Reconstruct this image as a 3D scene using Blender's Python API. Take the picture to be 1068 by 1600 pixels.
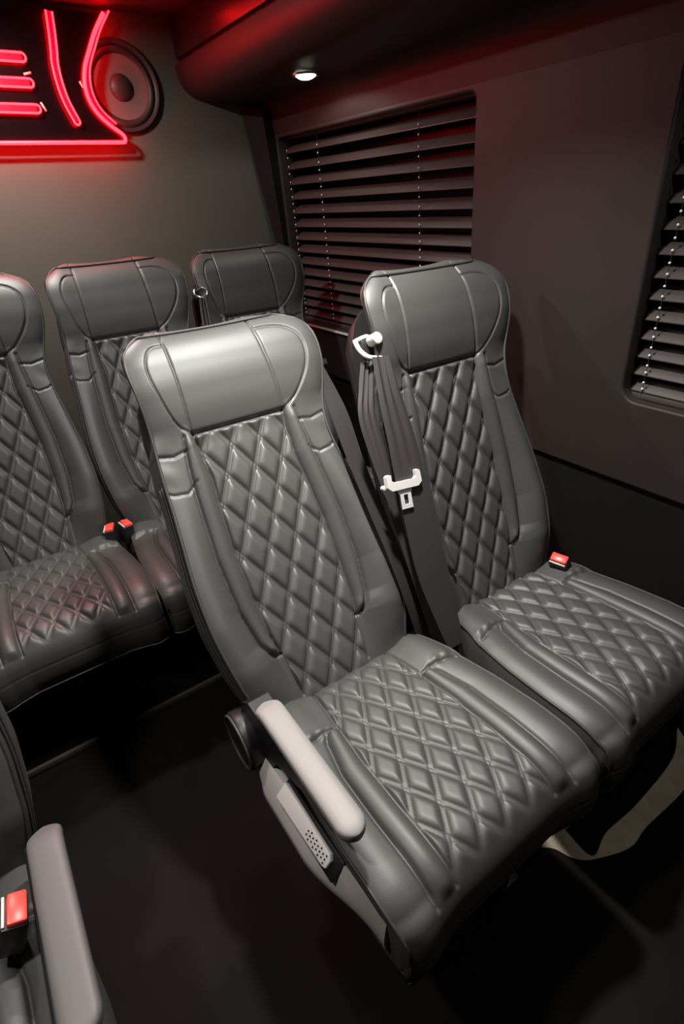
import bpy, bmesh, math, random
import numpy as np
from mathutils import Vector, Matrix

for o in list(bpy.data.objects):
    bpy.data.objects.remove(o)
C = bpy.context.scene.collection
S = bpy.context.scene
random.seed(3)
FLOOR = -0.44          # z = 0 is the top of the seat cushions at their rear edge

# ------------------------------------------------------------------ camera
cam_d = bpy.data.cameras.new('camera')
cam = bpy.data.objects.new('camera', cam_d)
C.objects.link(cam)
YAW, PIT, ROLL, FPX = .5779, .5368, -.0634, 824.13
cy, sy, cp, sp = math.cos(YAW), math.sin(YAW), math.cos(PIT), math.sin(PIT)
fw = Vector((sy * cp, cy * cp, -sp))
r0 = Vector((cy, -sy, 0))
u0 = r0.cross(fw)
rr = math.cos(ROLL) * r0 + math.sin(ROLL) * u0
uu = -math.sin(ROLL) * r0 + math.cos(ROLL) * u0
m = Matrix((rr, uu, -fw)).transposed().to_4x4()
m.translation = Vector((-.4527, -.6862, .9153))
cam.matrix_world = m
cam_d.sensor_fit = 'VERTICAL'
cam_d.sensor_height = 36.0
cam_d.lens = FPX / 1600 * 36.0
cam_d.clip_start = .01
S.camera = cam

# ------------------------------------------------------------------ world, exposure, big lights
w = bpy.data.worlds.new('world')
S.world = w
w.use_nodes = True
w.node_tree.nodes['Background'].inputs[0].default_value = (.5, .5, .55, 1)
w.node_tree.nodes['Background'].inputs[1].default_value = .0015
S.view_settings.view_transform = 'Standard'
S.view_settings.look = 'None'
S.view_settings.gamma = 1
S.view_settings.use_curve_mapping = False
S.view_settings.exposure = 0.0
PUCK_W = 1.6           # watts of one ceiling spot
NEON_CORE, NEON_RIM = 8.0, 48.0


# ------------------------------------------------------------------ materials
def mat(name, col, rough=.5, metal=0, spec=.5, bump=None, emit=None, coat=0, vary=None):
    M = bpy.data.materials.new(name)
    M.use_nodes = True
    nt = M.node_tree
    b = nt.nodes['Principled BSDF']
    b.inputs['Base Color'].default_value = (*col, 1)
    b.inputs['Roughness'].default_value = rough
    b.inputs['Metallic'].default_value = metal
    b.inputs['Specular IOR Level'].default_value = spec
    b.inputs['Coat Weight'].default_value = coat
    b.inputs['Coat Roughness'].default_value = .1
    tc = nt.nodes.new('ShaderNodeTexCoord')
    if vary:
        n = nt.nodes.new('ShaderNodeTexNoise')
        n.inputs['Scale'].default_value = vary[0]
        n.inputs['Detail'].default_value = 4
        nt.links.new(tc.outputs['Object'], n.inputs['Vector'])
        r = nt.nodes.new('ShaderNodeMapRange')
        r.inputs[1].default_value = .3
        r.inputs[2].default_value = .7
        r.inputs[3].default_value = 1 - vary[1]
        r.inputs[4].default_value = 1 + vary[1]
        nt.links.new(n.outputs['Fac'], r.inputs[0])
        x = nt.nodes.new('ShaderNodeVectorMath')
        x.operation = 'SCALE'
        x.inputs[0].default_value = col
        nt.links.new(r.outputs[0], x.inputs['Scale'])
        nt.links.new(x.outputs[0], b.inputs['Base Color'])
    if bump:
        n = nt.nodes.new('ShaderNodeTexNoise')
        n.inputs['Scale'].default_value = bump[0]
        n.inputs['Detail'].default_value = 3
        nt.links.new(tc.outputs['Object'], n.inputs['Vector'])
        bn = nt.nodes.new('ShaderNodeBump')
        bn.inputs['Strength'].default_value = bump[1]
        bn.inputs['Distance'].default_value = bump[2]
        nt.links.new(n.outputs['Fac'], bn.inputs['Height'])
        nt.links.new(bn.outputs['Normal'], b.inputs['Normal'])
    if emit:
        b.inputs['Emission Color'].default_value = (*emit[0], 1)
        b.inputs['Emission Strength'].default_value = emit[1]
    return M


LEATHER = mat('black_leather', (.056, .055, .052), .52, spec=.8, bump=(420, .18, .0006), vary=(9, .06))
PIPING = mat('piping_leather', (.045, .043, .042), .5)
SHELL = mat('seat_shell_plastic', (.012, .011, .011), .4)
STEEL = mat('dark_frame_steel', (.012, .012, .012), .5)
GREY = mat('grey_armrest_vinyl', (.27, .25, .24), .48, bump=(500, .1, .0004))
LEVERM = mat('pale_lever_plastic', (.82, .80, .77), .4)
GREYP = mat('grey_side_plastic', (.50, .475, .45), .45)
BLACKP = mat('black_plastic', (.010, .009, .010), .42)
REDBTN = mat('red_button_plastic', (.85, .07, .05), .35)
CHROME = mat('chrome', (.85, .85, .87), .18, metal=1)
WHITEP = mat('white_plastic', (.62, .59, .56), .4)
WEB = mat('black_webbing', (.030, .026, .026), .6, bump=(900, .3, .0005))
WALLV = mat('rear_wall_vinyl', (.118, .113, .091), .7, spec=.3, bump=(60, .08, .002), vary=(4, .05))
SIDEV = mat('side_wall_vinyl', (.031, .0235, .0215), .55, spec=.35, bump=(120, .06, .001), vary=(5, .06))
CARPET = mat('black_carpet', (.012, .011, .011), .9, spec=.1, bump=(700, .4, .002))
FLOORM = mat('dark_floor_vinyl', (.0075, .0062, .0052), .8, spec=.12, bump=(300, .1, .001), vary=(3.5, .35))
CEIL = mat('ceiling_fabric', (.03, .028, .027), .8)
CABM = mat('burgundy_black_laminate', (.026, .017, .017), .5, spec=.3)
DOORM = mat('cabinet_door_black', (.012, .010, .010), .3)
SLAT = mat('dark_brown_slat', (.065, .052, .048), .5, spec=.4, bump=(150, .05, .001))
STEELM = mat('polished_steel', (.82, .82, .84), .3, metal=.35)
CORD = mat('cord_dark', (.03, .03, .03), .8)
BEAD = mat('cord_lit_dot', (.95, .94, .92), .5)  # white beads paint the bright dots where the ladder cord catches light
GLASS = mat('night_window_glass', (.003, .003, .004), .3, spec=.15)
TRIMM = mat('sill_trim_vinyl', (.62, .56, .52), .4)
CREAM = mat('cream_webbing', (.64, .57, .42), .8, bump=(260, .3, .001), vary=(30, .12))
ACRYL = mat('black_mirror_acrylic', (.004, .003, .004), .25, spec=.2)
NEONC = mat('neon_red_core', (.5, 0, .02), .4, emit=((1, .0, .003), NEON_CORE))
NEONR = mat('neon_red_rim', (.5, .05, .08), .4, emit=((1, .0028, .0044), NEON_RIM))
SPKC = mat('speaker_cone', (.13, .125, .115), .75, bump=(300, .4, .002))
SPKD = mat('speaker_surround', (.03, .029, .027), .5)
PUCKG = mat('lamp_diffuser', (.9, .9, .85), .4, emit=((1, .95, .85), 9))


# ------------------------------------------------------------------ helpers
def tag(o, label=None, cat=None, group=None, kind=None):
    if label: o['label'] = label
    if cat: o['category'] = cat
    if group: o['group'] = group
    if kind: o['kind'] = kind
    return o


def thing(name, loc, label, cat, group=None, rotz=0):
    o = bpy.data.objects.new(name, None)
    C.objects.link(o)
    o.location = loc
    o.rotation_euler = (0, 0, rotz)
    o.empty_display_size = .05
    return tag(o, label, cat, group)


def mesh(name, V, F, smooth=True):
    me = bpy.data.meshes.new(name)
    me.from_pydata([tuple(map(float, v)) for v in V], [], [tuple(map(int, f)) for f in F])
    if smooth:
        me.polygons.foreach_set('use_smooth', [True] * len(me.polygons))
    me.update()
    return me


def obj(name, me, m, parent=None, loc=(0, 0, 0), rot=(0, 0, 0)):
    o = bpy.data.objects.new(name, me)
    C.objects.link(o)
    if m and not me.materials: me.materials.append(m)
    o.parent = parent
    o.location = loc
    o.rotation_euler = rot
    return o


def bm_mesh(name, bm, smooth=False, angle=None):
    bmesh.ops.recalc_face_normals(bm, faces=bm.faces)
    me = bpy.data.meshes.new(name)
    bm.to_mesh(me)
    bm.free()
    if smooth:
        me.polygons.foreach_set('use_smooth', [True] * len(me.polygons))
        if angle: me.set_sharp_from_angle(angle=math.radians(angle))
    return me


def add_box(bm, c, s, bev=0, seg=2, rot=None):
    r = bmesh.ops.create_cube(bm, size=1)
    vs = r['verts']
    for v in vs: v.co = Vector((v.co.x * s[0], v.co.y * s[1], v.co.z * s[2]))
    if bev:
        es = list({e for v in vs for e in v.link_edges})
        rb = bmesh.ops.bevel(bm, geom=es, offset=bev, segments=seg, profile=.5, affect='EDGES')
        vs = list({v for f in rb['faces'] for v in f.verts} | {v for v in vs if v.is_valid})
    for v in vs:
        if rot is not None: v.co = rot @ v.co
        v.co += Vector(c)
    return vs


def box_me(name, c, s, bev=0, seg=2, rot=None):
    bm = bmesh.new()
    add_box(bm, c, s, bev, seg, rot)
    return bm_mesh(name, bm, bev > 0, 40)


def cyl_me(name, c, axis, r, h, seg=32, bev=0, r2=None):
    bm = bmesh.new()
    bmesh.ops.create_cone(bm, cap_ends=True, segments=seg, radius1=r, radius2=r if r2 is None else r2, depth=h)
    if bev:
        es = [e for e in bm.edges if e.calc_face_angle(0) > 1]
        bmesh.ops.bevel(bm, geom=es, offset=bev, segments=2, profile=.5, affect='EDGES')
    q = Vector((0, 0, 1)).rotation_difference(Vector(axis))
    for v in bm.verts: v.co = q @ v.co + Vector(c)
    return bm_mesh(name, bm, True, 40)


def tube(P, r, closed=False, seg=8):
    """vertices and faces of a tube along points P"""
    P = [Vector(p) for p in P]
    n = len(P)
    V, F = [], []
    up = None
    for i, p in enumerate(P):
        a = P[(i - 1) % n] if (closed or i > 0) else p
        b = P[(i + 1) % n] if (closed or i < n - 1) else p
        t = (b - a)
        t = t.normalized() if t.length > 1e-9 else Vector((0, 0, 1))
        if up is None:
            up = t.orthogonal().normalized()
        else:
            up = (up - t * up.dot(t))
            up = up.normalized() if up.length > 1e-6 else t.orthogonal().normalized()
        s = t.cross(up)
        for k in range(seg):
            q = 2 * math.pi * k / seg
            V.append(p + r * (math.cos(q) * up + math.sin(q) * s))
    m_ = n if closed else n - 1
    for i in range(m_):
        for k in range(seg):
            a, b = i * seg + k, i * seg + (k + 1) % seg
            c, d = ((i + 1) % n) * seg + (k + 1) % seg, ((i + 1) % n) * seg + k
            F.append((a, b, c, d))
    if not closed:
        F.append(tuple(reversed(range(seg))))
        F.append(tuple(range((n - 1) * seg, n * seg)))
    return V, F


def tubes_me(name, lines, r, closed=False, seg=8):
    V, F = [], []
    for L in lines:
        v, f = tube(L, r, closed, seg)
        k = len(V)
        V += v
        F += [tuple(i + k for i in q) for q in f]
    return mesh(name, V, F)


def prism(name, poly, axis, a, b, smooth=False, bev=0):
    """closed polygon in the two other axes, swept along axis from a to b"""
    bm = bmesh.new()

    def P(q, t):
        return {'x': (t, q[0], q[1]), 'y': (q[0], t, q[1]), 'z': (q[0], q[1], t)}[axis]
    A = [bm.verts.new(P(q, a)) for q in poly]
    B = [bm.verts.new(P(q, b)) for q in poly]
    n = len(poly)
    bm.faces.new(A)
    bm.faces.new(list(reversed(B)))
    for i in range(n):
        bm.faces.new((A[i], B[i], B[(i + 1) % n], A[(i + 1) % n]))
    if bev:
        bmesh.ops.bevel(bm, geom=[e for e in bm.edges if e.calc_face_angle(0) > .7], offset=bev, segments=2, profile=.5, affect='EDGES')
    return bm_mesh(name, bm, smooth or bev > 0, 35)


def spline(pts, n=8):
    """Catmull-Rom through points"""
    P = [np.array(p, float) for p in pts]
    P = [2 * P[0] - P[1]] + P + [2 * P[-1] - P[-2]]
    out = []
    for i in range(1, len(P) - 2):
        for k in range(n):
            t = k / n
            a, b, c, d = P[i - 1:i + 3]
            out.append(.5 * (2 * b + (c - a) * t + (2 * a - 5 * b + 4 * c - d) * t * t + (3 * b - a - 3 * c + d) * t ** 3))
    out.append(P[-2])
    return out


def ribbon_me(name, L, R, th, n=8, sag=None):
    """thick band between a left and a right edge line"""
    L, R = spline(L, n), spline(R, n)
    k = 15
    G = []
    for a, b in zip(L, R):
        G.append([a + (b - a) * j / (k - 1) for j in range(k)])
    G = np.array(G)
    if sag is not None: G = sag(G)
    tu = np.gradient(G, axis=0)
    tv = np.gradient(G, axis=1)
    N = np.cross(tu, tv)
    N /= np.linalg.norm(N, axis=2, keepdims=True) + 1e-9
    m_ = len(L)
    V = np.concatenate([(G + N * th / 2).reshape(-1, 3), (G - N * th / 2).reshape(-1, 3)])
    o = m_ * k
    F = []
    for i in range(m_ - 1):
        for j in range(k - 1):
            q = (i * k + j, i * k + j + 1, (i + 1) * k + j + 1, (i + 1) * k + j)
            F.append(q)
            F.append(tuple(o + x for x in reversed(q)))
        F.append((i * k, (i + 1) * k, o + (i + 1) * k, o + i * k))
        F.append((i * k + k - 1, o + i * k + k - 1, o + (i + 1) * k + k - 1, (i + 1) * k + k - 1))
    for i in (0, m_ - 1):
        for j in range(k - 1):
            F.append((i * k + j, o + i * k + j, o + i * k + j + 1, i * k + j + 1))
    bm = bmesh.new()
    vs = [bm.verts.new(v) for v in V]
    for f in F: bm.faces.new([vs[i] for i in f])
    return bm_mesh(name, bm, True, 50)


def sstep(a, b, x):
    t = np.clip((x - a) / (b - a), 0, 1)
    return t * t * (3 - 2 * t)


def dist_poly(X, Y, pts):
    P = np.array(pts, float)
    D = np.full(X.shape, 9.0)
    for (ax, ay), (bx, by) in zip(P[:-1], P[1:]):
        dx, dy = bx - ax, by - ay
        t = np.clip(((X - ax) * dx + (Y - ay) * dy) / (dx * dx + dy * dy + 1e-12), 0, 1)
        D = np.minimum(D, np.hypot(X - ax - t * dx, Y - ay - t * dy))
    return D


def groove(D, depth, wd):
    return -depth * np.exp(-(D / wd) ** 2)


# ------------------------------------------------------------------ structure
RW, RY, LW, FY = .80, 1.55, -1.18, -1.75     # right wall, rear wall, left wall, front end
CZ = 1.46


def xw(z):                                   # face of the side panel, leaning in towards the top
    return .80 - .035 * (z - .3) / .78


def struct(name, me, m, **k):
    return tag(obj(name, me, m, **k), kind='structure')


struct('floor', box_me('floor', ((LW + .9) / 2, (RY + FY) / 2, FLOOR - .025), (.9 - LW + .1, RY - FY + .1, .05)), FLOORM)
struct('ceiling', box_me('ceiling', ((LW + .9) / 2, (RY + FY) / 2, CZ + .025), (.9 - LW + .1, RY - FY + .1, .05)), CEIL)
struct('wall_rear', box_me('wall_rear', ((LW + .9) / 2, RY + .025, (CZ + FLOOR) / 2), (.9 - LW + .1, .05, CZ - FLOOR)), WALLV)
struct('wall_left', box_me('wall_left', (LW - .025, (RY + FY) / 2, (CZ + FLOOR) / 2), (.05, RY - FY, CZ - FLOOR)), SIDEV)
struct('wall_front', box_me('wall_front', ((LW + .9) / 2, FY - .025, (CZ + FLOOR) / 2), (.9 - LW + .1, .05, CZ - FLOOR)), CEIL)
struct('baseboard_right', box_me('baseboard_right', (.86, (RY + FY) / 2, (.25 + FLOOR) / 2), (.09, RY - FY, .25 - FLOOR)), CARPET)


def rrect(a, b, c, d, r, n=8):
    """rounded rectangle from (a, c) to (b, d)"""
    out = []
    for cx, cz, q in ((b - r, d - r, 0), (a + r, d - r, 90), (a + r, c + r, 180), (b - r, c + r, 270)):
        for k in range(n + 1):
            t = math.radians(q + 90 * k / n)
            out.append((cx + r * math.cos(t), cz + r * math.sin(t)))
    return out


def panel_with_holes(name, outer, holes, th, bev):
    cu = bpy.data.curves.new(name, 'CURVE')
    cu.dimensions = '2D'
    cu.fill_mode = 'BOTH'
    cu.extrude = th / 2
    cu.bevel_depth = bev
    cu.bevel_resolution = 3
    for L in [outer] + holes:
        s = cu.splines.new('POLY')
        s.points.add(len(L) - 1)
        for p, q in zip(s.points, L): p.co = (q[0], q[1], 0, 1)
        s.use_cyclic_u = True
    t = bpy.data.objects.new('tmp', cu)
    C.objects.link(t)
    dg = bpy.context.evaluated_depsgraph_get()
    me = bpy.data.meshes.new_from_object(t.evaluated_get(dg))
    bpy.data.objects.remove(t)
    me.name = name
    me.polygons.foreach_set('use_smooth', [True] * len(me.polygons))
    me.set_sharp_from_angle(angle=math.radians(40))
    return me


W_REAR = (.455, 1.475, .448, 1.128)
W_FRONT = (-1.15, -.035, .452, 1.128)
pan = panel_with_holes('wall_right', [(FY, .25), (RY, .25), (RY, 1.16), (FY, 1.16)],
                       [rrect(*W_REAR, .025), rrect(*W_FRONT, .045)], .05, .006)
for v in pan.vertices:                        # (y, z, depth) -> world, leaning plane
    y, z, d = v.co
    v.co = (xw(z) + .031 - d, y, z)
pan.flip_normals()
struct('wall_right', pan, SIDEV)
struct('window_1', box_me('window_1', (.885, 1.0, .8), (.008, 1.15, .8)), GLASS)
struct('window_2', box_me('window_2', (.885, -.6, .8), (.008, 1.2, .8)), GLASS)
struct('trim_1', box_me('trim_1', (.818, .96, .4445), (.075, 1.0, .006), .002), TRIMM)
lip_loop = [(xw(z) + .004, y, z) for y, z in rrect(W_FRONT[0] + .001, W_FRONT[1] - .001, W_FRONT[2] + .001, W_FRONT[3] - .001, .045)]
struct('trim_5', tubes_me('trim_5', [lip_loop], .0035, True), mat('lip_highlight', (.27, .24, .225), .3, spec=.8))  # lighter ring added to paint the highlight along the window lip
# slanted rear pillar trim between the rear wall and the rear window
bm = bmesh.new()
pv = [bm.verts.new(p) for p in [(.660, 1.545, 1.235), (.715, 1.475, 1.215), (.782, 1.480, .45), (.835, 1.545, .45), (.84, 1.545, 1.235), (.84, 1.49, 1.215), (.84, 1.49, .45)]]
for f in ((0, 1, 2, 3), (0, 4, 5, 1), (1, 5, 6, 2), (3, 2, 6), (0, 3, 4), (4, 3, 6, 5)):
    bm.faces.new([pv[i] for i in f])
struct('trim_2', bm_mesh('trim_2', bm), mat('pillar_black_vinyl', (.010, .008, .008), .7, spec=.2))
# plinth of the rear bench and the thin metal strip at its foot
struct('trim_3', box_me('trim_3', (-.185, .80, (FLOOR - .15) / 2), (1.92, .40, -.15 - FLOOR)), CARPET)
struct('trim_4', box_me('trim_4', (-.185, .592, FLOOR + .012), (1.92, .012, .024), .003), mat('plinth_strip', (.07, .055, .048), .5))

# overhead cabinet along the right side: cove, soffit, rounded lip, door
prof = [(.84, 1.455), (.84, 1.14), (.762, 1.135), (.757, 1.17), (.751, 1.20), (.742, 1.218), (.725, 1.229), (.70, 1.232), (.60, 1.234), (.53, 1.238)]
for k in range(1, 9):
    t = math.radians(-90 - 90 * k / 8)
    prof.append((.53 + .092 * math.cos(t), 1.318 + .080 * math.sin(t)))
prof += [(.438, 1.335), (.452, 1.338), (.452, 1.455)]
cab = thing('overhead_cabinet', (.60, 0, 1.222), 'dark overhead cabinet with rounded red-lit lip running above the window blinds', 'cabinet')
obj('cabinet_body', prism('cabinet_body', [(a - .60, b - 1.222) for a, b in prof], 'y', FY + .01, RY - .003, True), CABM, cab)
for k in range(3):
    obj('cabinet_door', box_me('cabinet_door', (-.156, 1.06 - k * .98, .175), (.018, .94, .10), .006), DOORM, cab)


# ------------------------------------------------------------------ ceiling spots (lamps)
def puck(x, y, z, label, watts=PUCK_W, group='round ceiling spots', spread=140):
    t = thing('ceiling_spot', (x, y, z), label, 'lamp', group)
    bm = bmesh.new()
    n = 32
    rings = [(.030, -.001), (.031, -.005), (.040, -.006), (.042, 0.0)]
    vv = [[bm.verts.new((r * math.cos(2 * math.pi * k / n), r * math.sin(2 * math.pi * k / n), h)) for k in range(n)] for r, h in rings]
    for a, b in zip(vv[:-1], vv[1:]):
        for k in range(n): bm.faces.new((a[k], a[(k + 1) % n], b[(k + 1) % n], b[k]))
    obj('trim_ring', bm_mesh('trim_ring', bm, True, 40), CHROME, t)
    bm = bmesh.new()
    bmesh.ops.create_uvsphere(bm, u_segments=32, v_segments=16, radius=.0295)
    bmesh.ops.delete(bm, geom=[v for v in bm.verts if v.co.z > .001], context='VERTS')
    for v in bm.verts: v.co.z = v.co.z * .42 - .002
    obj('diffuser', bm_mesh('diffuser', bm, True), PUCKG, t)
    if z < 1.3:                               # small domed soffit lamp shines sideways too
        ld = bpy.data.lights.new('spot_light', 'SPOT')
        ld.spot_size = math.radians(165)
        ld.spot_blend = .25
        ld.shadow_soft_size = .008
    else:
        ld = bpy.data.lights.new('spot_light', 'AREA')
        ld.shape = 'DISK'
        ld.size = .09
        ld.spread = math.radians(spread)         # recessed downlight
    ld.energy = watts
    ld.color = (1, .97, .93)
    lo = bpy.data.objects.new('spot_light', ld)
    C.objects.link(lo)
    lo.parent = t
    lo.location = (0, 0, -.024 if z < 1.3 else -.017)
    return t


puck(.617, 1.0, 1.2335, 'lit round ceiling spot in the soffit above the rear window blind')
puck(.617, -.78, 1.2335, 'lit round ceiling spot in the soffit above the right window', 5)
puck(.12, .14, CZ, 'lit round ceiling spot above the front seat pair', 13.5, spread=112)
puck(-.80, -.05, CZ, 'lit round ceiling spot above the seat across the aisle', 6)
puck(-.30, 1.06, CZ, 'lit round ceiling spot above the rear bench', 12, spread=178)


# ------------------------------------------------------------------ quilted coach seat: shared meshes
def quilt(X, L, xh, lh, l0, amp, pad):
    """double-stitched diamonds: xh, lh half width and half height of a diamond"""
    a, b = X / xh, (L - l0) / lh
    u, v = (a + b) / 2, (a - b) / 2
    sp_ = 1 / (.5 * math.hypot(1 / xh, 1 / lh))
    du = np.abs(u - np.round(u)) * sp_
    dv = np.abs(v - np.round(v)) * sp_
    pil = (1 - np.exp(-(du / pad) ** 2)) * (1 - np.exp(-(dv / pad) ** 2))
    h = amp * pil
    for d in (du, dv):
        h = h + groove(np.abs(d - .0034), .0020, .0014)
    return h


def grid_faces(n, m_):
    i = np.arange(n - 1)[:, None]
    j = np.arange(m_ - 1)[None]
    a = (i * m_ + j)
    return np.stack([a, a + m_, a + m_ + 1, a + 1], -1)


def smooth1(a, k):
    ker = np.ones(2 * k + 1) / (2 * k + 1)
    return np.convolve(np.pad(a, k, mode='edge'), ker, 'valid')


def arc_resample(P, n, k=9):
    P = np.array(P, float)
    s = np.concatenate([[0], np.cumsum(np.hypot(*np.diff(P, axis=0).T))])
    t = np.linspace(0, s[-1], n)
    a, b = np.interp(t, s, P[:, 0]), np.interp(t, s, P[:, 1])
    a2, b2 = smooth1(a, k), smooth1(b, k)
    a2[0], a2[-1], b2[0], b2[-1] = a[0], a[-1], b[0], b[-1]
    return a2, b2


SPLIT = .603


def build_back():
    ns, nt = 201, 361
    lc, oc = arc_resample([(-.06, -.01), (0, 0), (.1, .0), (.2, .002), (.3, .008), (.4, .016), (.5, .025), (.59, .033), (.605, .041),
                           (.65, .058), (.71, .070), (.765, .071), (.80, .062), (.824, .045), (.838, .022), (.840, -.005)], nt, 7)
    W = np.interp(lc, [-.06, 0, .05, .1, .2, .3, .4, .48, .56, .61, .66, .72, .765, .79, .805, .82, .832, .845],
                  [.175, .188, .203, .214, .225, .222, .210, .201, .197, .202, .212, .218, .219, .213, .198, .172, .135, .10])
    W = smooth1(W, 6)
    oe = np.interp(lc, [-.06, 0, .05, .1, .2, .4, .5, .58, .63, .70, .76, .80, .83, .845], [0, .010, .03, .045, .05, .042, .038, .040, .062, .082, .084, .072, .055, .03])
    top = np.arange(nt) > np.argmax(lc)
    oe[top] = np.interp(np.arange(nt)[top], [np.argmax(lc), nt - 1], [oe[np.argmax(lc)], .02])
    oe = smooth1(oe, 6)
    s = np.linspace(-1, 1, ns)
    s = np.sign(s) * (1 - (1 - np.abs(s)) ** 1.12)
    Sg = s[:, None]
    L = np.broadcast_to(lc[None], (ns, nt)).copy()
    X = Sg * W[None]
    A = np.abs(X)
    xi = np.interp(lc, [0, .1, .15, .235, .34, .45, .5, .57, .61], [.088, .100, .108, .112, .113, .106, .101, .104, .108])[None]
    xo = np.interp(lc, [0, .1, .14, .22, .34, .47, .58], [.10, .112, .138, .153, .156, .148, .136])[None]
    low = 1 - sstep(.575, .625, L)
    # lower back: flat quilt, rolled inner bolster, rounded outer bolster
    p = np.clip((A - xo) / (W[None] - xo + 1e-6), 0, 1)
    g = 1.12 * np.sin(np.clip(p, 0, 1) * math.pi * .5 * 1.35) - .05 * p
    rollw = sstep(.095, .125, L)
    q = np.clip((A - xi) / (xo - xi + 1e-6), 0, 1)
    base = .010 * q * rollw
    O1 = oc[None] + base + (oe[None] - oc[None] - base) * np.where(A > xo, g, 0)
    O1 += .013 * np.sin(math.pi * q) ** .7 * rollw * np.where((A > xi) & (A < xo), 1, 0)
    # headrest: soft centre pad and wings that sweep forward
    O2 = oc[None] + (oe[None] - oc[None]) * np.abs(Sg) ** 2.4 - .016 * np.abs(Sg) ** 9
    O = O1 * low + O2 * (1 - low)
    inq = sstep(0, .006, xi - A) * (1 - sstep(SPLIT - .012, SPLIT - .002, L)) * sstep(-.05, .0, L)
    O += quilt(X, L, .0335, .058, .500, .0070, .0085) * inq
    rx = [(x_, l_) for l_, x_ in zip(np.linspace(0, .605, 30), np.interp(np.linspace(0, .605, 30), [0, .1, .15, .235, .34, .45, .5, .57, .61], [.088, .100, .108, .112, .113, .106, .101, .104, .108]))]
    ro = [(.100, .100), (.118, .104), (.130, .118), (.140, .142), (.153, .22), (.156, .34), (.148, .47), (.136, .58), (.132, .60)]
    gl = [(rx, .0045, .0028), (ro, .0055, .0034),
          ([(.110, .603), (.106, .70), (.102, .80), (.098, .85)], .0050, .0023),                       # pad side seams
          (spline([(.105, .790), (.135, .789), (.160, .778), (.178, .752), (.180, .715), (.166, .668), (.140, .625), (.112, .604)], 6), .0048, .0023),   # ear seams
          ([(.136, .505), (.160, .486), (.19, .490), (.215, .505)], .0040, .0026),                      # shoulder seam
          ([(.135, .572), (.165, .566), (.205, .575)], .0045, .0030)]
    for pts, dp, wd in gl: O += groove(dist_poly(A, L, pts), dp, wd)
    O += groove(np.abs(L - SPLIT) + np.where(A > .112, 1, 0) * 9, .008, .0035)
    # creases of the leather on the wings and bolsters
    O += .0012 * np.sin(L * 95 + X * 60) * sstep(.15, .19, A) * np.exp(-((L - .55) / .05) ** 2)
    # the wing on the right is a little fuller than the left one
    X = X + .028 * sstep(.52, .70, L) * sstep(.09, .20, A)
    V = np.stack([X, -O, L], -1).reshape(-1, 3)
    F = grid_faces(ns, nt).reshape(-1, 4)
    idx = np.arange(ns * nt).reshape(ns, nt)
    per = np.concatenate([idx[0, :], idx[1:, -1], idx[-1, -2::-1], idx[-2:0:-1, 0]])
    pv_ = V[per]
    hd = sstep(.58, .68, pv_[:, 2])
    rings = []
    for fx, ob, lt in ((.0, .25, 0), (.5, .7, .3), (1, 1, 1)):
        x_ = pv_[:, 0] * (1 + {0: 0, .5: .035, 1: .03}[fx] * (1 - hd) - .36 * hd * fx)
        tgt = -.055 * (1 - hd) + -.005 * hd
        y_ = pv_[:, 1] + (-tgt - pv_[:, 1]) * (ob if fx else .12)
        z_ = pv_[:, 2] - lt * .03 * hd
        if fx == 0: x_ = x_ + np.sign(pv_[:, 0]) * .003 * np.minimum(1, np.abs(pv_[:, 0]) / .05)
        rings.append(np.stack([x_, y_, z_], -1))
    n0, npv = len(V), len(per)
    V = np.concatenate([V] + rings)
    FF_ = [F]
    prev = per
    for k in range(3):
        cur = n0 + k * npv + np.arange(npv)
        FF_.append(np.stack([prev, np.roll(prev, -1), np.roll(cur, -1), cur], -1)[:, ::-1])
        prev = cur
    F = np.concatenate(FF_)
    lcen = V[F][:, :, 2].mean(1)
    xcen = np.abs(V[F][:, :, 0].mean(1))
    head = lcen > SPLIT - .25 * np.clip(xcen - .11, 0, .12)

    def sub(sel, name):
        f = F[sel]
        u, inv = np.unique(f, return_inverse=True)
        return mesh(name, V[u], inv.reshape(-1, 4))
    edge = [V[idx[0, j]] for j in range(8, nt - 12, 6)] + [V[idx[i, nt - 24]] for i in range(6, ns - 6, 6)] + [V[idx[-1, j]] for j in range(nt - 13, 7, -6)]
    edge = np.array(edge)
    for _ in range(4): edge[1:-1] = (edge[:-2] + 2 * edge[1:-1] + edge[2:]) / 4
    off = []
    for e in edge: off.append((e[0] * 1.008, e[1] - .001, e[2] + (.002 if e[2] > .8 else 0)))
    return sub(~head, 'backrest'), sub(head, 'headrest'), [tubes_me('piping', [off], .0032)] + [tubes_me('stitched_seam', [[(e[0] * (1.014 + dy * .45), e[1] + dy, e[2]) for e in side]], .0024) for dy in (.016, .034) for side in (off[:36], off[-36:])]


BACK_ME, HEAD_ME, BPIPE_ME = build_back()


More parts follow.
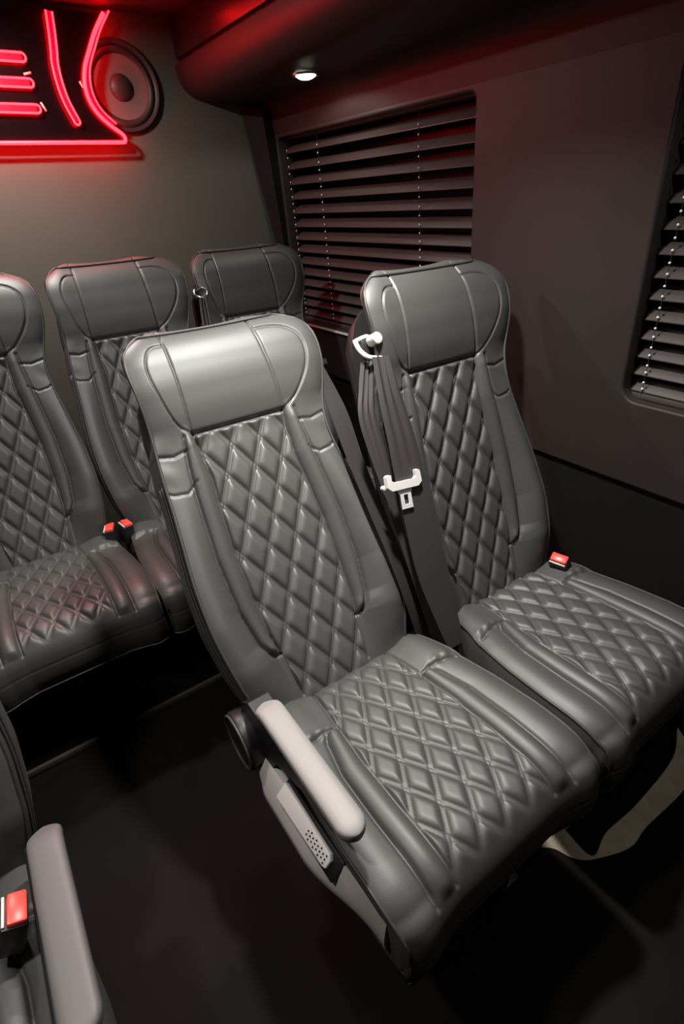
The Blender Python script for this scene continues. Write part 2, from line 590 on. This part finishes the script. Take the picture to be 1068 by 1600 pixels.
def build_shell():
    L = np.array([-.05, .05, .15, .25, .35, .45, .55, .63, .70, .75, .78, .795])
    Wd = np.array([.18, .205, .215, .213, .203, .197, .192, .186, .176, .150, .115, .06])
    V, F = [], []
    rings = [(-.050, 1.0), (-.062, 1.015), (-.085, .99), (-.10, .93)]
    for o_, sc in rings:
        for x_, l_ in list(zip(Wd * sc, L)) + list(zip(-Wd[::-1] * sc, L[::-1])):
            V.append((x_, -o_ + .0, .35 + (l_ - .35) * (1 if sc > .99 else .985)))
    n = 2 * len(L)
    for k in range(len(rings) - 1):
        for i in range(n):
            F.append((k * n + i, k * n + (i + 1) % n, (k + 1) * n + (i + 1) % n, (k + 1) * n + i))
    for k, fl in ((0, 0), (len(rings) - 1, 1)):
        for i in range(len(L) - 1):
            f = (k * n + i, k * n + i + 1, k * n + n - 2 - i, k * n + n - 1 - i)
            F.append(f if fl else tuple(reversed(f)))
    bm = bmesh.new()
    vs = [bm.verts.new(v) for v in V]
    for f in F: bm.faces.new([vs[i] for i in f])
    return bm_mesh('back_shell', bm, True, 45)


SHELL_ME = build_shell()


def build_cushion():
    ns, nt = 201, 261
    d, z = arc_resample([(-.045, -.03), (-.02, -.006), (0, .002), (.05, .010), (.1, .014), (.2, .021), (.3, .028), (.36, .030), (.395, .026), (.42, .014),
                         (.438, -.006), (.448, -.035), (.450, -.075), (.440, -.115)], nt, 7)
    W = smooth1(np.interp(d + np.where(z < -.03, 0, 0), [-.045, 0, .1, .2, .3, .4, .45], [.180, .194, .216, .230, .236, .235, .228]), 6)
    s = np.linspace(-1, 1, ns)
    s = np.sign(s) * (1 - (1 - np.abs(s)) ** 1.12)
    X = s[:, None] * W[None]
    A = np.abs(X)
    D = np.broadcast_to(d[None], X.shape)
    tan = np.stack([np.gradient(d), np.gradient(z)], -1)
    tan /= np.linalg.norm(tan, axis=1, keepdims=True)
    nd, nz = -tan[:, 1], tan[:, 0]
    arc = np.concatenate([[0], np.cumsum(np.hypot(np.diff(d), np.diff(z)))]) - .045
    T = np.broadcast_to(arc[None], X.shape)
    kd = [-.05, 0, .1, .2, .3, .4, .6]
    xi = np.interp(arc, kd, [.095, .100, .110, .118, .120, .120, .120])
    xo = np.interp(arc, kd, [.13, .133, .138, .163, .167, .166, .166])
    p = np.clip((A - xo[None]) / (W - xo)[None], 0, 1)
    q = np.clip((A - xi[None]) / (xo - xi)[None], 0, 1)
    rollw = sstep(.095, .118, T) * (1 - sstep(.43, .455, T))
    H = .012 * np.sin(math.pi * q) ** .7 * rollw + .008 * (1 - rollw) * q
    H += np.where(A > xo[None], .009 * np.sin(np.clip(p, 0, 1) * math.pi * .75) - .010 * p ** 3, 0)
    inq = sstep(0, .006, xi[None] - A) * (1 - sstep(.405, .450, T)) * sstep(-.012, .03, T)
    H += quilt(X, T, .030, .052, .03, .0068, .0085) * inq
    tt = np.linspace(-.03, .45, 30)
    gl = [([(a, b) for a, b in zip(np.interp(tt, kd, [.095, .100, .110, .118, .120, .120, .120]), tt)], .0045, .0028),
          ([(.118, .104), (.134, .108), (.148, .125), (.163, .2), (.167, .3), (.166, .452)], .0055, .0034),
          ([(.112, .108), (.135, .103), (.160, .108), (.205, .118)], .0045, .0032),
          ([(0, .500), (.23, .500)], .0015, .003)]
    for pts, dp, wd in gl: H += groove(dist_poly(A, T, pts), dp, wd)
    H += .0016 * np.sin(X * 210 + T * 60) * np.exp(-((T - .105) / .012) ** 2) * sstep(.125, .15, A)
    DD = d[None] + nd[None] * H
    ZZ = z[None] + nz[None] * H
    V = np.stack([X, -DD, ZZ], -1).reshape(-1, 3)
    F = grid_faces(ns, nt).reshape(-1, 4)[:, ::-1]
    idx = np.arange(ns * nt).reshape(ns, nt)
    n0 = len(V)
    per = np.concatenate([idx[0, :], idx[1:, -1], idx[-1, -2::-1], idx[-2:0:-1, 0]])
    pv_ = V[per]
    r1 = pv_ * [1.015, 1, 1] + [0, 0, -.006]
    r2 = np.stack([pv_[:, 0] * 1.0, np.clip(pv_[:, 1], -.43, .05), np.full(len(per), -.120)], -1)
    V = np.concatenate([V, r1, r2])
    k = len(per)
    a = n0 + np.arange(k)
    b = n0 + k + np.arange(k)
    F = np.concatenate([F, np.stack([per, a, np.roll(a, -1), np.roll(per, -1)], -1)[:, ::-1], np.stack([a, b, np.roll(b, -1), np.roll(a, -1)], -1)[:, ::-1]])
    lines = []
    for i, sg in ((0, -1), (ns - 1, 1)):
        lines.append([V[idx[i, j]] + np.array([sg * .001, 0, -.001]) for j in range(10, nt - 30, 6)])
    return mesh('cushion', V, F[:, ::-1]), [tubes_me('piping', [q_], .0030) for q_ in lines]


CUSH_ME, CPIPE_ME = build_cushion()
bm = bmesh.new()
add_box(bm, (0, -.20, -.150), (.40, .42, .055), .01)
FRAME_ME = bm_mesh('seat_pan', bm, True, 40)


def leg_me():
    bm = bmesh.new()
    add_box(bm, (0, 0, (-.175 + FLOOR) / 2), (.045, .30, -.175 - FLOOR - .012), .006)
    add_box(bm, (0, 0, FLOOR + .006), (.07, .36, .012), .003)
    return bm_mesh('leg', bm, True, 40)


LEG_ME = leg_me()


# armrest, side panel and lever of an aisle-side seat (sg = -1: on its left)
def armrest_meshes(sg):
    out = {}
    n = 24
    V, F = [], []
    ys = np.concatenate([.06 * (1 - np.cos(np.linspace(0, math.pi / 2, 9))), np.linspace(.1, .88, 16), .91 + .09 * np.sin(np.linspace(0, math.pi / 2, 16))])
    for t in ys:                              # rounded pad, thinner and drooping to the front
        y = -.035 - .30 * t
        zt = .135 - .006 * t - .014 * sstep(.0, .12, .12 - t) * 1.0
        e = min(1, math.sqrt(max(0, 1 - (max(0, t - .91) / .09) ** 2)) if t > .91 else 1)
        e *= min(1, math.sqrt(max(.05, 1 - (max(0, .06 - t) / .06) ** 2)))
        hw, hh = .0245 * e, .0125 * (.55 + .45 * e)
        for k in range(n):
            a = 2 * math.pi * k / n
            ca, sa = math.cos(a), math.sin(a)
            V.append((sg * .229 + hw * math.copysign(abs(ca) ** .55, ca), y, zt - .0125 + hh * math.copysign(abs(sa) ** .6, sa)))
    for i in range(len(ys) - 1):
        for k in range(n): F.append((i * n + k, i * n + (k + 1) % n, (i + 1) * n + (k + 1) % n, (i + 1) * n + k))
    F += [tuple(range(n)), tuple(reversed(range((len(ys) - 1) * n, len(ys) * n)))]
    bm = bmesh.new()
    vs = [bm.verts.new(v) for v in V]
    for f in F: bm.faces.new([vs[i] for i in f])
    out['armrest'] = bm_mesh('armrest', bm, True, 60)
    prof_ = [(-.01, .106), (-.305, .106), (-.29, .092), (-.20, .078), (-.10, .03), (-.06, -.05), (.03, -.06), (.055, .0), (.03, .07)]
    a, b = sg * .208, sg * .251
    out['armrest_bracket'] = prism('armrest_bracket', prof_, 'x', min(a, b), max(a, b), bev=.006)
    out['pivot_cap'] = cyl_me('pivot_cap', (sg * .262, .012, -.01), (1, 0, 0), .062, .034, 40, .006)
    out['pivot_ring'] = tubes_me('pivot_ring', [[(sg * .280, .012 + .056 * math.cos(k * math.pi / 20), -.01 + .056 * math.sin(k * math.pi / 20)) for k in range(40)]], .003, True)
    # side panel: upper face slopes outward and down
    sec = [(.236, -.012), (.241, -.004), (.247, -.003), (.262, -.019), (.280, -.042), (.282, -.060), (.262, -.088), (.236, -.095)]
    ys = np.linspace(-.05, -.405, 24)
    V, F = [], []
    for y in ys:
        t = (y + .05) / -.355
        k_ = 1 - .85 * sstep(.5, 1, t) - .25 * (1 - sstep(0, .12, t))
        for a_, b_ in sec: V.append((sg * (.236 + (a_ - .236) * k_), y, b_ + .004 * math.sin(t * 3)))
    m_ = len(sec)
    for i in range(len(ys) - 1):
        for k in range(m_): F.append((i * m_ + k, i * m_ + (k + 1) % m_, (i + 1) * m_ + (k + 1) % m_, (i + 1) * m_ + k))
    F += [tuple(range(m_)), tuple(reversed(range((len(ys) - 1) * m_, len(ys) * m_)))]
    bm = bmesh.new()
    vs = [bm.verts.new(v) for v in V]
    for f in F: bm.faces.new([vs[i] for i in f])
    out['side_panel'] = bm_mesh('side_panel', bm, True, 60)
    rot = Matrix.Rotation(math.radians(45) * sg, 3, 'Y')
    out['lever_recess'] = box_me('lever_recess', (sg * .2535, -.215, -.0085), (.040, .178, .006), .002, rot=rot)
    # tapering paddle
    bm = bmesh.new()
    tp = [(-.016, .08), (.016, .08), (.013, -.07), (.006, -.078), (-.009, -.078), (-.0125, -.07)]
    A_ = [bm.verts.new((x_, y_, 0)) for x_, y_ in tp]
    B_ = [bm.verts.new((x_ * .93, y_ * .985, .009)) for x_, y_ in tp]
    bm.faces.new(list(reversed(A_)))
    bm.faces.new(B_)
    for i in range(6): bm.faces.new((A_[i], A_[(i + 1) % 6], B_[(i + 1) % 6], B_[i]))
    bmesh.ops.bevel(bm, geom=list(bm.edges), offset=.0012, segments=2, profile=.5, affect='EDGES')
    for v in bm.verts:
        v.co = rot @ v.co + Vector((sg * .2555, -.210, -.0065))
    out['recline_lever'] = bm_mesh('recline_lever', bm, True, 40)
    bm = bmesh.new()
    for i in range(8):
        for j in range(3 if i % 2 else 2):
            c = Vector(((j - (1 if i % 2 else .5)) * .0066, -.015 - i * .0075, .0095))
            r = bmesh.ops.create_uvsphere(bm, u_segments=8, v_segments=6, radius=.0017)
            for v in r['verts']: v.co = rot @ (v.co + c) + Vector((sg * .2555, -.210, -.0065))
    out['grip_dots'] = bm_mesh('grip_dots', bm, True)
    return out


ARM_L = armrest_meshes(-1)
ARM_R = armrest_meshes(1)


def make_seat(x, y, zoff, rec, boff, label, group, arm=None, legs=True):
    root = thing('coach_seat', (x, y, FLOOR), label, 'seat', group)
    H = -FLOOR + zoff
    rot = (-rec, 0, 0)
    bl = (boff[0], boff[1], H)
    b = obj('backrest', BACK_ME, LEATHER, root, bl, rot)
    obj('headrest', HEAD_ME, LEATHER, root, bl, rot)
    for me in BPIPE_ME: obj(me.name.split('.')[0], me, PIPING, b)
    obj('back_shell', SHELL_ME, SHELL, root, bl, rot)
    c = obj('cushion', CUSH_ME, LEATHER, root, (0, 0, H))
    if not legs:                              # the bench seats are a little narrower
        c.scale.x = .955
        for ch in root.children:
            if ch.name.split('.')[0] in ('backrest', 'headrest', 'back_shell'): ch.scale.x = .965
    for me in CPIPE_ME: obj('piping', me, PIPING, c)
    obj('seat_pan', FRAME_ME, STEEL, root, (0, 0, H))
    if legs:
        for s_ in (-1, 1):
            obj('leg', LEG_ME, STEEL, root, (s_ * .13, -.20, -FLOOR))
    if arm == 2:
        o = obj('armrest', ARM_R['armrest'], mat('dark_grey_armrest_vinyl', (.13, .12, .115), .5), root, (.004, .0, H - .012))
        o['label'] = 'grey padded armrest'
        obj('armrest_bracket', box_me('armrest_bracket', (.205, -.17, .05), (.018, .26, .09), .006), BLACKP, root, (.004, 0, H))
    elif arm:
        A_ = ARM_L if arm < 0 else ARM_R
        o = obj('armrest', A_['armrest'], GREY, root, (0, 0, H))
        o['label'] = 'light grey padded armrest'
        obj('armrest_bracket', A_['armrest_bracket'], BLACKP, root, (0, 0, H))
        o = obj('pivot_cap', A_['pivot_cap'], BLACKP, root, (0, 0, H))
        obj('pivot_ring', A_['pivot_ring'], PIPING, o)
        o = obj('side_panel', A_['side_panel'], GREYP, root, (0, 0, H))
        o['label'] = 'grey plastic side panel'
        obj('lever_recess', A_['lever_recess'], BLACKP, o)
        o = obj('recline_lever', A_['recline_lever'], LEVERM, root, (0, 0, H))
        o['label'] = 'grey lever with dotted grip'
        obj('grip_dots', A_['grip_dots'], BLACKP, o)
    return root


AI = (0.0, 0.0, .6374, (-.0287, .0246))          # aisle seat: x, y, recline, back offset
WI = (.497, 0.0, .4408, (.451 - .497, -.001))    # window seat
make_seat(AI[0], AI[1], 0, AI[2], AI[3], 'quilted black leather aisle seat in front with grey armrest and lever', 'front seat pair', arm=-1)
make_seat(WI[0], WI[1], 0, WI[2], WI[3], 'quilted black leather window seat beside the aisle seat, under the blinds', 'front seat pair')
RB = .97
for k, lab in enumerate(('leftmost rear bench seat, cut by the photo edge, quilted black leather',
                         'middle rear bench seat with red-lit headrest, below the round speaker',
                         'rear bench seat in the corner beside the rear window blind')):
    make_seat(-.0318 + (k - 1) * .455, RB, .002, .3941, (0, 0), lab, 'rear bench seats', legs=False)
make_seat(-.843, .010, 0, .42, (0, .0), 'partly seen black seat across the aisle with grey armrest, at bottom left', 'front seats across the aisle', arm=2)


# ------------------------------------------------------------------ seat belts and buckles
def bk(base, rec, x, l, o):
    """point on a seat back: x across, l up the back, o out of its face"""
    return (base[0] + x, base[1] + math.sin(rec) * l - o * math.cos(rec), math.cos(rec) * l + o * math.sin(rec))


def rot_back(rec):
    return Matrix.Rotation(-rec, 3, 'X')


AB, WB = (-.0287, .0246), (.451, -.001)
# aisle seat belt: one flat strap down the right edge of the back
t = thing('seat_belt', (.2, .04, 0), 'black seat belt strap running down the right edge of the aisle seat', 'seat belt', 'seat belts')
sh = Vector((.2, .04, 0))


def rel(P, s_=None): return [tuple(Vector(p) - (s_ or sh)) for p in P]


Lp = [bk(AB, .6374, x, l, o) for x, l, o in [(.250, .690, .01), (.212, .56, .055), (.200, .44, .066), (.196, .321, .072), (.198, .2, .070), (.205, .079, .050), (.225, -.034, .0)]]
Rp = [bk(AB, .6374, x, l, o) for x, l, o in [(.280, .690, .0), (.270, .56, .035), (.255, .44, .045), (.248, .304, .050), (.252, .18, .048), (.262, .056, .020), (.270, -.063, -.015)]]
obj('webbing', ribbon_me('webbing', rel(Lp), rel(Rp), .0016), WEB, t)
obj('belt_guide', box_me('belt_guide', Vector(bk(AB, .6374, .272, .70, -.005)) - sh, (.045, .022, .018), .005, rot=rot_back(.6374)), BLACKP, t)

t = thing('seat_belt', (.27, .04, 0), 'black seat belt with white tongue hanging at the left shoulder of the window seat', 'seat belt', 'seat belts')
sh = Vector((.27, .04, 0))
R2 = .4408


def fold(G):                                   # gather the strap into soft lengthwise folds at the guide
    n, k, _ = G.shape
    a = np.linspace(0, 1, n)[:, None]
    h = (.5 - .5 * np.cos(np.linspace(0, 6 * math.pi, k)))[None] * .009 * np.exp(-(a / .35) ** 2)
    G = G.copy()
    G[:, :, 1] -= h
    return G


Lp = [bk(WB, R2, x, l, .062) for x, l in [(-.209, .655), (-.224, .553), (-.232, .467), (-.24, .396), (-.25, .27), (-.255, .149), (-.231, -.031)]]
Rp = [bk(WB, R2, x, l, .062) for x, l in [(-.167, .650), (-.163, .581), (-.157, .476), (-.157, .385), (-.16, .275), (-.168, .144), (-.183, -.033)]]
obj('webbing', ribbon_me('webbing', rel(Lp), rel(Rp), .0016, sag=fold), WEB, t)
Lp = [bk(WB, R2, x, l, .025) for x, l in [(-.215, .655), (-.24, .60), (-.263, .536), (-.262, .447), (-.258, .387), (-.25, .2), (-.24, -.02)]]
Rp = [bk(WB, R2, x, l, .03) for x, l in [(-.190, .655), (-.205, .60), (-.22, .536), (-.222, .447), (-.22, .387), (-.21, .2), (-.2, -.02)]]
obj('webbing', ribbon_me('webbing', rel(Lp), rel(Rp), .0016, sag=fold), WEB, t)
# guide: folded loop bracket on the shoulder
g = [bk(WB, R2, x, l, o) for x, l, o in [(-.212, .700, .02), (-.188, .702, .035), (-.176, .690, .045), (-.165, .697, .045), (-.148, .692, .045), (-.136, .676, .045), (-.146, .655, .045), (-.165, .650, .05), (-.205, .655, .05), (-.215, .675, .035)]]
o = obj('belt_guide', tubes_me('belt_guide', [rel(spline(g + g[:1], 5)[:-1])], .0055, True, 10), WHITEP, t)
o['label'] = 'pale metal belt guide loop'
obj('guide_plate', box_me('guide_plate', Vector(bk(WB, R2, -.178, .676, .032)) - sh, (.062, .012, .046), .006, rot=rot_back(R2)), BLACKP, t)
obj('guide_bolt', cyl_me('guide_bolt', Vector(bk(WB, R2, -.186, .690, .055)) - sh, rot_back(R2) @ Vector((0, -1, 0)), .013, .03, 24, .003), GREYP, t)
# tongue: white yoke + slotted chrome blade
tc_ = Vector(bk(WB, R2, -.226, .374, .067)) - sh
q = rot_back(R2) @ Matrix.Rotation(math.radians(7), 3, 'Y')


def xf(me, c):
    for v in me.vertices: v.co = q @ v.co + c
    me.update()
    return me


yoke = [(-.046, .022), (-.040, .026), (-.033, .024), (-.034, .012), (-.028, .007), (.028, .007), (.034, .012), (.033, .024), (.040, .026), (.046, .022), (.047, -.002), (.036, -.011), (-.036, -.011), (-.047, -.002)]
o = obj('tongue', xf(prism('tongue', yoke, 'y', -.006, .006, bev=.0025), tc_), WHITEP, t)
o['label'] = 'white plastic tongue yoke'
bl_ = panel_with_holes('tongue_blade', [(-.018, -.010), (.018, -.010), (.017, -.018), (.0145, -.022), (.0145, -.055), (-.0145, -.055), (-.0145, -.022), (-.017, -.018)], [rrect(-.0065, .0065, -.046, -.024, .002)], .002, .0006)
for v in bl_.vertices: v.co = (v.co.x, v.co.z, v.co.y)
bl_.flip_normals()
obj('tongue_blade', xf(bl_, tc_), STEELM, o)
obj('stop_button', cyl_me('stop_button', Vector(bk(WB, R2, -.262, .376, .04)) - sh, rot_back(R2) @ Vector((0, -1, 0)), .006, .012, 16, .002), WHITEP, t)

# belt between the two right rear seats
t = thing('seat_belt', (.22, 1.2, 0), 'black seat belt hanging between the middle and corner rear bench seats', 'seat belt', 'seat belts')
sh = Vector((.22, 1.2, 0))
RBB = (.4197, RB)
Lp = [bk(RBB, .3941, x + .012, l, .07) for x, l in [(-.20, .675), (-.215, .60), (-.225, .50), (-.235, .35), (-.235, .15), (-.232, .02)]]
Rp = [bk(RBB, .3941, x + .012, l, .07) for x, l in [(-.178, .675), (-.182, .60), (-.190, .50), (-.198, .35), (-.20, .15), (-.205, .02)]]
obj('webbing', ribbon_me('webbing', rel(Lp), rel(Rp), .0016, sag=fold), WEB, t)
g = [bk(RBB, .3941, x + .012, l, .072) for x, l in [(-.208, .70), (-.190, .706), (-.17, .698), (-.168, .682), (-.18, .672), (-.20, .676), (-.212, .686)]]
obj('belt_guide', tubes_me('belt_guide', [rel(spline(g + g[:1], 5)[:-1])], .005, True, 10), CHROME, t)


def buckle(loc, rz, tilt, label, roll=0, grp='seat belt buckles'):
    b = thing('seat_belt_buckle', loc, label, 'buckle', grp, rz)
    rm = Matrix.Rotation(tilt, 3, 'X') @ Matrix.Rotation(roll, 3, 'Y')
    R_ = lambda me: (me.transform(rm.to_4x4()), me)[1]
    obj('housing', R_(box_me('housing', (0, 0, .002), (.050, .034, .062), .006)), BLACKP, b)
    me = box_me('release_button', (0, -.003, .034), (.044, .025, .012), .004)
    obj('release_button', R_(me), REDBTN, b)
    obj('slot_plate', R_(box_me('slot_plate', (0, .0135, .033), (.042, .004, .006), .001)), WHITEP, b)
    obj('stalk', R_(box_me('stalk', (0, 0, -.065), (.022, .006, .085), .002)), BLACKP, b)
    return b


buckle((.665, -.045, .02), math.radians(104), math.radians(-32), 'red-buttoned buckle standing by the wall behind the window seat cushion')
buckle((-.284, .925, .02), math.radians(70), math.radians(-8), 'left one of the two red-buttoned buckles on the rear bench', grp='rear bench buckles')
buckle((-.243, .915, .022), math.radians(100), math.radians(8), 'right one of the two red-buttoned buckles on the rear bench', grp='rear bench buckles')
buckle((-.674, -.122, .072), math.radians(84), math.radians(22), 'red-buttoned buckle beside the seat at bottom left across the aisle')

# cream strap lying twisted on the floor under the window seat
t = tag(obj('cream_strap', ribbon_me('cream_strap',
        [(.130, -.325, -.415), (.220, -.325, -.395), (.292, -.330, -.386), (.312, -.378, -.392), (.334, -.449, -.432), (.405, -.440, -.425), (.52, -.447, -.415), (.70, -.438, -.405), (.80, -.40, -.40)],
        [(.150, -.352, -.437), (.225, -.349, -.437), (.277, -.382, -.437), (.298, -.424, -.437), (.332, -.454, -.437), (.423, -.490, -.436), (.503, -.487, -.437), (.667, -.493, -.437), (.78, -.47, -.437)], .002), CREAM),
        'cream woven strap lying twisted on the floor under the window seat', 'strap')


# ------------------------------------------------------------------ blinds
def blind(y0, y1, ztop, zbot, cords, label, tilt):
    b = thing('venetian_blind', (.84, (y0 + y1) / 2, zbot), label, 'blind', 'window blinds')
    yc = (y0 + y1) / 2
    P0 = Vector((.84, yc, zbot))
    xc = lambda z: xw(z) + .052
    obj('headrail', box_me('headrail', Vector((xc(ztop) + .0, yc, ztop + .012)) - P0, (.05, y1 - y0, .026), .003), SLAT, b)
    zs = []
    z, p = ztop - .030, .0525
    while z > zbot + .022:
        zs.append(z)
        z -= p
        p = max(.0385, p - .0011)
    bm = bmesh.new()
    n = 7
    for z in zs:
        rows = []
        for i in range(n):
            u = -1 + 2 * i / (n - 1)
            dx = u * .0245
            cr = .0035 * (1 - u * u)
            X_ = dx * math.cos(tilt) - cr * math.sin(tilt)
            Z_ = dx * math.sin(tilt) + cr * math.cos(tilt)
            rows.append((xc(z) + X_ - .84, Z_ + z - zbot))
        loop = rows + [(a, c - .0022) for a, c in reversed(rows)]
        A_ = [bm.verts.new((a, y0 - yc, c)) for a, c in loop]
        B_ = [bm.verts.new((a, y1 - yc, c)) for a, c in loop]
        bm.faces.new(A_)
        bm.faces.new(list(reversed(B_)))
        m_ = len(loop)
        for i in range(m_): bm.faces.new((A_[i], B_[i], B_[(i + 1) % m_], A_[(i + 1) % m_]))
    obj('slats', bm_mesh('slats', bm, True, 40), SLAT, b)
    obj('bottom_rail', box_me('bottom_rail', Vector((xc(zbot), yc, zbot + .010)) - P0, (.046, y1 - y0, .014), .003), SLAT, b)
    for y in cords:
        xi_ = lambda z: xc(z) - .0265 * math.cos(tilt)
        V, F = tube([(xi_(z) - .84, y - yc, z - zbot) for z in np.linspace(ztop, zbot + .01, 12)], .0006, seg=6)
        bm = bmesh.new()
        vs = [bm.verts.new(v) for v in V]
        for f in F: bm.faces.new([vs[i] for i in f])
        for z in zs:
            for zz in (z - .006, z - .030):
                if zz < zbot + .012: continue
                r = bmesh.ops.create_icosphere(bm, subdivisions=2, radius=.0027)
                for v in r['verts']:
                    v.co += Vector((xi_(zz) - .0015 - .84, y - yc, zz - zbot))
                    for f in v.link_faces: f.material_index = 1
        me = bm_mesh('ladder_cord', bm, True)
        me.materials.append(CORD)
        me.materials.append(BEAD)
        obj('ladder_cord', me, None, b)
    return b


blind(.440, 1.470, 1.118, .450, (.70, 1.235, 1.452), 'dark venetian blind in the rear side window behind the window seat', math.radians(33))
blind(-1.14, -.045, 1.118, .456, (-.075, -.55, -1.05), 'dark venetian blind in the rounded window at the right edge', math.radians(33))

# ------------------------------------------------------------------ speaker
sp_o = thing('round_speaker', (.238, RY, 1.268), 'round black speaker on the rear wall beside the red neon sign', 'speaker')


def lathe(name, prof_, n=64):
    V, F = [], []
    for r, h in prof_:
        for k in range(n):
            a = 2 * math.pi * k / n
            V.append((r * math.cos(a), -h, r * math.sin(a)))
    for i in range(len(prof_) - 1):
        for k in range(n): F.append((i * n + k, (i + 1) * n + k, (i + 1) * n + (k + 1) % n, i * n + (k + 1) % n))
    bm = bmesh.new()
    vs = [bm.verts.new(v) for v in V]
    for f in F: bm.faces.new([vs[i] for i in f])
    bmesh.ops.remove_doubles(bm, verts=bm.verts, dist=1e-6)
    return bm_mesh(name, bm, True, 50)


obj('rim', lathe('rim', [(.126, .001), (.1265, .010), (.121, .016), (.112, .014), (.108, .008)]), SPKD, sp_o)
obj('surround', lathe('surround', [(.109, .006), (.104, .013), (.096, .015), (.089, .010), (.087, .004)]), SPKD, sp_o)
o = obj('cone', lathe('cone', [(.0875, .006), (.07, .003), (.05, .0015), (.036, .001)]), SPKC, sp_o)
o['label'] = 'grey woven speaker cone'
obj('dust_cap', lathe('dust_cap', [(.038, .0015), (.034, .008), (.024, .014), (.012, .017), (.0001, .018)]), SPKD, sp_o)

# ------------------------------------------------------------------ neon sign
ns_ = thing('neon_sign', (-.30, RY, 1.20), 'red glowing neon sign on black mirror panel, top left on the rear wall', 'sign')
SY = RY - .055
bd = [(.215, 1.44), (.178, 1.395), (.150, 1.352), (.122, 1.305), (.110, 1.262), (.113, 1.222), (.131, 1.188), (.163, 1.158), (.190, 1.139), (.199, 1.127), (.197, 1.115)]
bs = [tuple(p) for p in spline(bd, 5)]
panel = bs + [(-.75, 1.113), (-.75, 1.44)]
obj('back_panel', prism('back_panel', [(x + .30, z - 1.20) for x, z in panel], 'y', SY + .012 - RY, SY + .020 - RY), ACRYL, ns_)
for x in (-.6, -.1, .09):
    obj('standoff', cyl_me('standoff', (x + .30, (SY + .020 - RY) / 2, -.03), (0, 1, 0), .006, -(SY + .020 - RY), 16), CHROME, ns_)


def flat_tube(name, line, hw, closed=False):
    """flat glowing channel with a brighter rounded rim, along (x, z) points"""
    P = [np.array(p) for p in line]
    L_, R_ = [], []
    for i, p in enumerate(P):
        a, b = P[max(0, i - 1)], P[min(len(P) - 1, i + 1)]
        d_ = (b - a) / (np.linalg.norm(b - a) + 1e-9)
        n_ = np.array([-d_[1], d_[0]])
        L_.append(p + n_ * hw)
        R_.append(p - n_ * hw)
    y = SY - RY
    W3 = lambda q: (q[0] + .30, y, q[1] - 1.20)
    d_ = (P[-1] - P[-2]) / np.linalg.norm(P[-1] - P[-2])
    cap = [P[-1] + d_ * hw * math.sin(t) + (np.array([-d_[1], d_[0]])) * hw * math.cos(t) for t in np.linspace(.2, math.pi - .2, 7)]
    loop = L_ + cap + R_[::-1]
    o = obj(name, ribbon_me(name, [W3(q) for q in L_], [W3(q) for q in R_], .012, 1), NEONC, ns_)
    r_ = obj('tube_rim', tubes_me('tube_rim', [[(q[0] + .30, y - .006, q[1] - 1.20) for q in loop]], .0030, False, 8), NEONR, o)
    return o


flat_tube('neon_tube', [(-.55, 1.320), (-.3, 1.320), (-.052, 1.3195)], .0105)
flat_tube('neon_tube', [(-.55, 1.261), (-.3, 1.261), (-.050, 1.260)], .0105)
flat_tube('neon_tube', [(-.55, 1.199), (-.3, 1.199), (-.050, 1.198)], .0105)
flat_tube('neon_tube', spline([(.056, 1.43), (.050, 1.385), (.042, 1.339), (.036, 1.31), (.035, 1.265), (.041, 1.218), (.058, 1.168)], 5), .0085)
obj('neon_border', tubes_me('neon_border', [[(x + .30, SY - RY, z - 1.20) for x, z in bs] + [(.19 + .3, SY - RY, 1.114 - 1.2), (-.75 + .3, SY - RY, 1.112 - 1.2)]], .0055), NEONR, ns_)
inn = [(x + .016, z + .006) for x, z in bd[:-3]]
for (xa, za), (xb, zb) in (((-.057, 1.282), (-.036, 1.287)), ((-.032, 1.216), (-.022, 1.194)), ((.098, 1.272), (.104, 1.256))):
    obj('sign_glint', tubes_me('sign_glint', [[(xa + .30, SY + .006 - RY, za - 1.20), (xb + .30, SY + .006 - RY, zb - 1.20)]], .0032), WHITEP, ns_)  # white ticks added as painted reflections in the sign
ob = obj('neon_border', ribbon_me('neon_border', [(x + .30, SY - RY + .004, z - 1.20) for x, z in bd[:-3]], [(x + .30, SY - RY + .004, z - 1.20) for x, z in inn], .008, 5), NEONC, ns_)
obj('tube_rim', tubes_me('tube_rim', [[(x + .018 + .30, SY - RY, z + .006 - 1.20) for x, z in spline(bd[:-3], 5)]], .0025), NEONR, ob)
